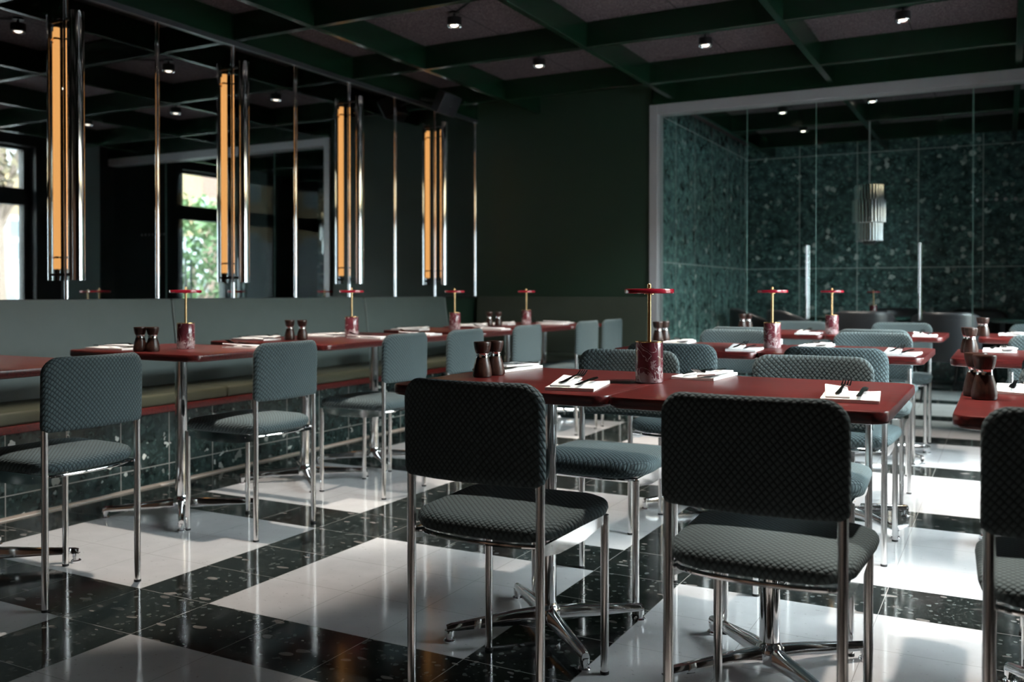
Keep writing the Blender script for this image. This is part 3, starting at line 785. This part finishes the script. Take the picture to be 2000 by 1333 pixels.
bm = bmesh.new(); lathe(bm, [(.001, -.005), (.05, .005), (.07, .035), (.07, .07), (.001, .08)], 28); finish('lamp_globe', bm, M_leather_k, pd)
bm = bmesh.new(); tube(bm, [(0, 0, .05), (0, 0, ZC - 1.44 - .02)], .006, 10); finish('cord', bm, M_frame, pd)
bm = bmesh.new(); lathe(bm, [(.05, ZC - 1.44 - .025), (.05, ZC - 1.44)], 28); finish('ceiling_rose', bm, M_frame, pd)

# ------------------------------------------------------------------ armchairs and tables in the terrazzo room
def armchair():
    t = empty('armchair', (0, 0, 0), 0, '', 'armchair', 'black leather tub armchairs behind the glass')
    # wrap-around shell: local +Y = facing direction
    bm = bmesh.new(); n_ = 28; R = .235
    rows = []
    for k in range(n_ + 1):
        a = math.radians(-205 + 230*k/n_)             # from the right arm round the back to the left arm
        u = abs(k/n_ - .5)*2
        h = .82 - .12*max(0, u - .35)**1.3/.65**1.3
        rows.append((a, h))
    prof = lambda h: [(0, .40), (.030, .385), (.040, .45), (.052, h - .03), (.045, h - .006), (.028, h), (.010, h - .010), (0, h - .04)]
    vr = []
    for a, h in rows:
        vr.append([bm.verts.new(((R + d_)*math.cos(a)*1.04, (R + d_)*math.sin(a)*.98, z_)) for d_, z_ in prof(h)])
    for A, Bq in zip(vr, vr[1:]):
        for q in range(8): bm.faces.new((A[q], A[(q+1) % 8], Bq[(q+1) % 8], Bq[q]))
    bm.faces.new(vr[0]); bm.faces.new(vr[-1])
    finish('shell', bm, M_leather_k, t, 60)
    out = dense(rrect(.44, .46, .12, .18, 8), .05)
    finish('seat', rings_solid(bmesh.new(), out, [(0, -.05), (.9, -.05), (1, -.03), (1, .02), (.9, .04), (0, .05)], lambda u, v_, w: (u, v_ + .02, .42 + w)), M_leather_k, t, 50)
    for sx in (-1, 1):
        for sy in (-1, 1):
            bm = bmesh.new(); tube(bm, [(sx*.15, sy*.15, .375), (sx*.20, sy*.20, 0)], [.016, .010], 10); finish('leg', bm, M_dark, t)
    return t
ar = armchair()
arms = [(-.470, 9.25, 0, 'large one at the right with its back towards the glass'), (-1.215, 9.45, .1, 'back towards us, right under the small far lamp'),
        (-1.86, 9.55, -1.15, 'greyish one turned sideways left of the first door handle'), (-2.35, 9.95, -1.3, 'dark one in the left corner of the terrazzo room'),
        (-1.02, 10.80, PI, 'far one behind the green table, only its top showing'), (-.27, 10.78, PI, 'far one near the right of the terrazzo room')]
for k, (x_, y_, r_, nm) in enumerate(arms):
    lab = 'black leather tub armchair, ' + nm
    if k == 0: ar.location = (x_, y_, 0); ar.rotation_euler = (0, 0, r_); ar['label'] = lab
    else: dup(ar, (x_, y_, 0), r_, lab)
def stone_table(x_, y_, w, d, lab):
    t = empty('oval_table', (x_, y_, 0), 0, lab, 'table', 'dark green stone tables behind the glass')
    out = dense(rrect(w, d, d/2 - .001, d/2 - .001, 12), .1)
    finish('tabletop', rings_solid(bmesh.new(), out, [(0, -.03), (.97, -.03), (1, -.015), (1, 0), (.99, .004), (0, .004)], lambda u, v_, ww: (u, v_, .738 + ww)), M_stone_top, t, 40)
    bm = bmesh.new(); lathe(bm, [(.20, 0), (.20, .015), (.05, .03), (.045, .70), (.12, .7075)], 28); finish('pedestal', bm, M_dark, t)
stone_table(-1.43, 10.27, 1.15, .68, 'dark green oval table inside the glass room, holding the small lamp')
stone_table(.22, 10.10, .80, .62, 'dark green oval table at the far right inside the glass room')

# ------------------------------------------------------------------ street outside the windows (seen in the mirrors)
struct(box('floor_street', noisy('asphalt', (.05, .05, .053), (.08, .08, .08), 4, .9), 1.05, 60, -20, 80, -.25, -.12))
def brick(name, a, b, mort):
    m = N(name); v = m.pos(); x, y, z = m.xyz(v)
    cmb = m.n('ShaderNodeCombineXYZ'); m.lk(y, cmb.inputs[0]); m.lk(z, cmb.inputs[1])
    br = m.n('ShaderNodeTexBrick'); m.lk(cmb.outputs[0], br.inputs[0]); br.inputs['Scale'].default_value = 4
    br.inputs['Color1'].default_value = c4(*a); br.inputs['Color2'].default_value = c4(*b); br.inputs['Mortar'].default_value = c4(*mort)
    m.P(Base_Color=br.outputs[0], Roughness=.9); return m.m
M_ochre = brick('ochre_brick', (.17, .115, .05), (.14, .09, .045), (.14, .11, .08)); M_rb = brick('red_brick', (.12, .06, .045), (.10, .05, .04), (.13, .10, .08))
M_dkwin = simple('dark_window_glass', (.06, .08, .09), .08)
def building(x0, y0, y1, h, zg, mat, lab):
    t = empty('apartment_building', (x0, (y0 + y1)/2, 0), 0, lab, 'building', 'buildings across the street')
    L = (y1 - y0)/2
    finish('wall', B(bmesh.new(), 0, 6, -L, L, zg, h), mat, t)
    if zg > 0: finish('ground_floor', B(bmesh.new(), -.05, 6, -L, L, -.12, zg), M_white, t)
    finish('roof', B(bmesh.new(), -.4, 6.4, -L - .3, L + .3, h, h + .3), M_dark, t)
    yy = -L + 1.2
    while yy < L - 1.2:
        for zz in ([2.0, 4.9] if zg > 0 else [1.0, 3.9, 6.8]):
            w, hh = .95, (1.05 if zz < 2 else 1.5)
            bm = bmesh.new(); B(bm, -.09, -.051, yy - w/2, yy + w/2, zz, zz + hh)
            f = finish('window', bm, M_white, t)
            bm = bmesh.new()
            for a in range(2):
                for b in range(2):
                    B(bm, -.10, -.091, yy - w/2 + .08 + a*w*.47, yy - w/2 + .08 + a*w*.47 + w*.36, zz + .08 + b*hh*.47, zz + .08 + b*hh*.47 + hh*.36)
            finish('pane', bm, M_dkwin, f)
        yy += 1.9
    return t
building(20, -20, 27, 7.5, 3.2, M_ochre, 'ochre brick building with white ground floor across the street, mirrored at the left')
building(24, 27.5, 50, 9, -.12, M_rb, 'red brick building farther along the street, mirrored between the first two wall lamps')
def leafmat(name, a, b):
    m = N(name); v = m.pos(); m.P(Base_Color=m.mix(m.noise(v, 2.5, 3).outputs[0], c4(*a), c4(*b)), Roughness=.7); return m.m
M_leaf1 = leafmat('autumn_leaves', (.10, .07, .035), (.12, .105, .06)); M_leaf2 = leafmat('green_leaves', (.035, .085, .018), (.10, .145, .06)); M_bark = simple('bark', (.12, .09, .07), .9)
def tree(x_, y_, z0, z1, R, mat, lab, nl=2600):
    t = empty('street_tree', (x_, y_, -.12), 0, lab, 'tree', 'trees along the street')
    bm = bmesh.new(); tube(bm, [(0, 0, 0), (.05, 0, (z0 + z1)/4), (0, .05, (z0 + z1)/2)], [.16, .12, .05], 10)
    for k in range(6):
        a = k*1.05; tube(bm, [(0, 0, z0*.7 + .2*k), (math.cos(a)*R*.6, math.sin(a)*R*.6, (z0 + z1)/2 + .1*k)], [.05, .015], 6)
    finish('trunk', bm, M_bark, t)
    bm = bmesh.new(); rnd = random.Random(int(x_*100 + y_*7))
    for k in range(nl):
        a = rnd.uniform(0, 2*PI); cz = rnd.uniform(-1, 1); rr = rnd.uniform(.35, 1)**.6; s = math.sqrt(1 - cz*cz)
        lump = 1 + .25*math.sin(3*a + 4*cz)
        p = Vector((R*rr*s*math.cos(a)*lump, R*rr*s*math.sin(a)*lump, (z0 + z1)/2 + (z1 - z0)/2*rr*cz))
        q = Matrix.Rotation(rnd.uniform(0, PI), 3, 'X') @ Matrix.Rotation(rnd.uniform(0, PI), 3, 'Z')
        l = rnd.uniform(.07, .13)
        bm.faces.new([bm.verts.new(p + q @ Vector(c_)) for c_ in ((-l, 0, 0), (0, -l*.5, 0), (l, 0, 0), (0, l*.5, 0))])
    f = finish('foliage', bm, mat, t, None)
tree(7.5, 10.4, 2.6, 7.0, 2.2, M_leaf1, 'autumn tree on the pavement, its crown mirrored at the left edge')
tree(6.5, 14.0, .1, 3.2, 1.5, M_leaf2, 'bright green bushy tree mirrored beside the second wall lamp')
tree(10.6, 23.5, 2.4, 6.5, 2.2, M_leaf1, 'autumn tree farther down the street')
tree(12.5, 16.5, 1.2, 4.2, 1.2, M_leaf2, 'green tree behind the bushy one')
# parked car
cr = empty('parked_car', (8.6, 12.2 - 2.2, -.12), 0, 'pale parked car mirrored at the lower left corner of the mirrors', 'car')
def prism(bm, pts, x0, x1):
    A = [bm.verts.new((x0, y_, z_)) for y_, z_ in pts]; Bq = [bm.verts.new((x1, y_, z_)) for y_, z_ in pts]
    n_ = len(pts)
    for k in range(n_): bm.faces.new((A[k], A[(k+1) % n_], Bq[(k+1) % n_], Bq[k]))
    bm.faces.new(A); bm.faces.new(Bq)
bm = bmesh.new(); prism(bm, [(-2.1, .25), (2.1, .25), (2.15, .6), (2.0, .85), (1.1, .95), (.5, 1.42), (-1.1, 1.45), (-1.9, 1.0), (-2.15, .9)], -.85, .85)
bmesh.ops.bevel(bm, geom=bm.edges[:], offset=.07, segments=3, affect='EDGES'); finish('body', bm, simple('pale_blue_car_paint', (.25, .28, .30), .25), cr)
bm = bmesh.new(); prism(bm, [(.95, .98), (.45, 1.35), (-1.05, 1.37), (-1.6, 1.02)], -.87, .87); finish('side_windows', bm, M_dkwin, cr)
for yy in (-1.3, 1.3):
    for xx in (-.80, .80):
        bm = bmesh.new(); lathe(bm, [(.18, -.10), (.32, -.10), (.33, -.06), (.33, .06), (.32, .10), (.18, .10)], 24)
        bmesh.ops.rotate(bm, cent=(0, 0, 0), matrix=Matrix.Rotation(PI/2, 3, 'Y'), verts=bm.verts); bmesh.ops.translate(bm, vec=(xx, yy, .33), verts=bm.verts); finish('wheel', bm, M_rubber, cr)
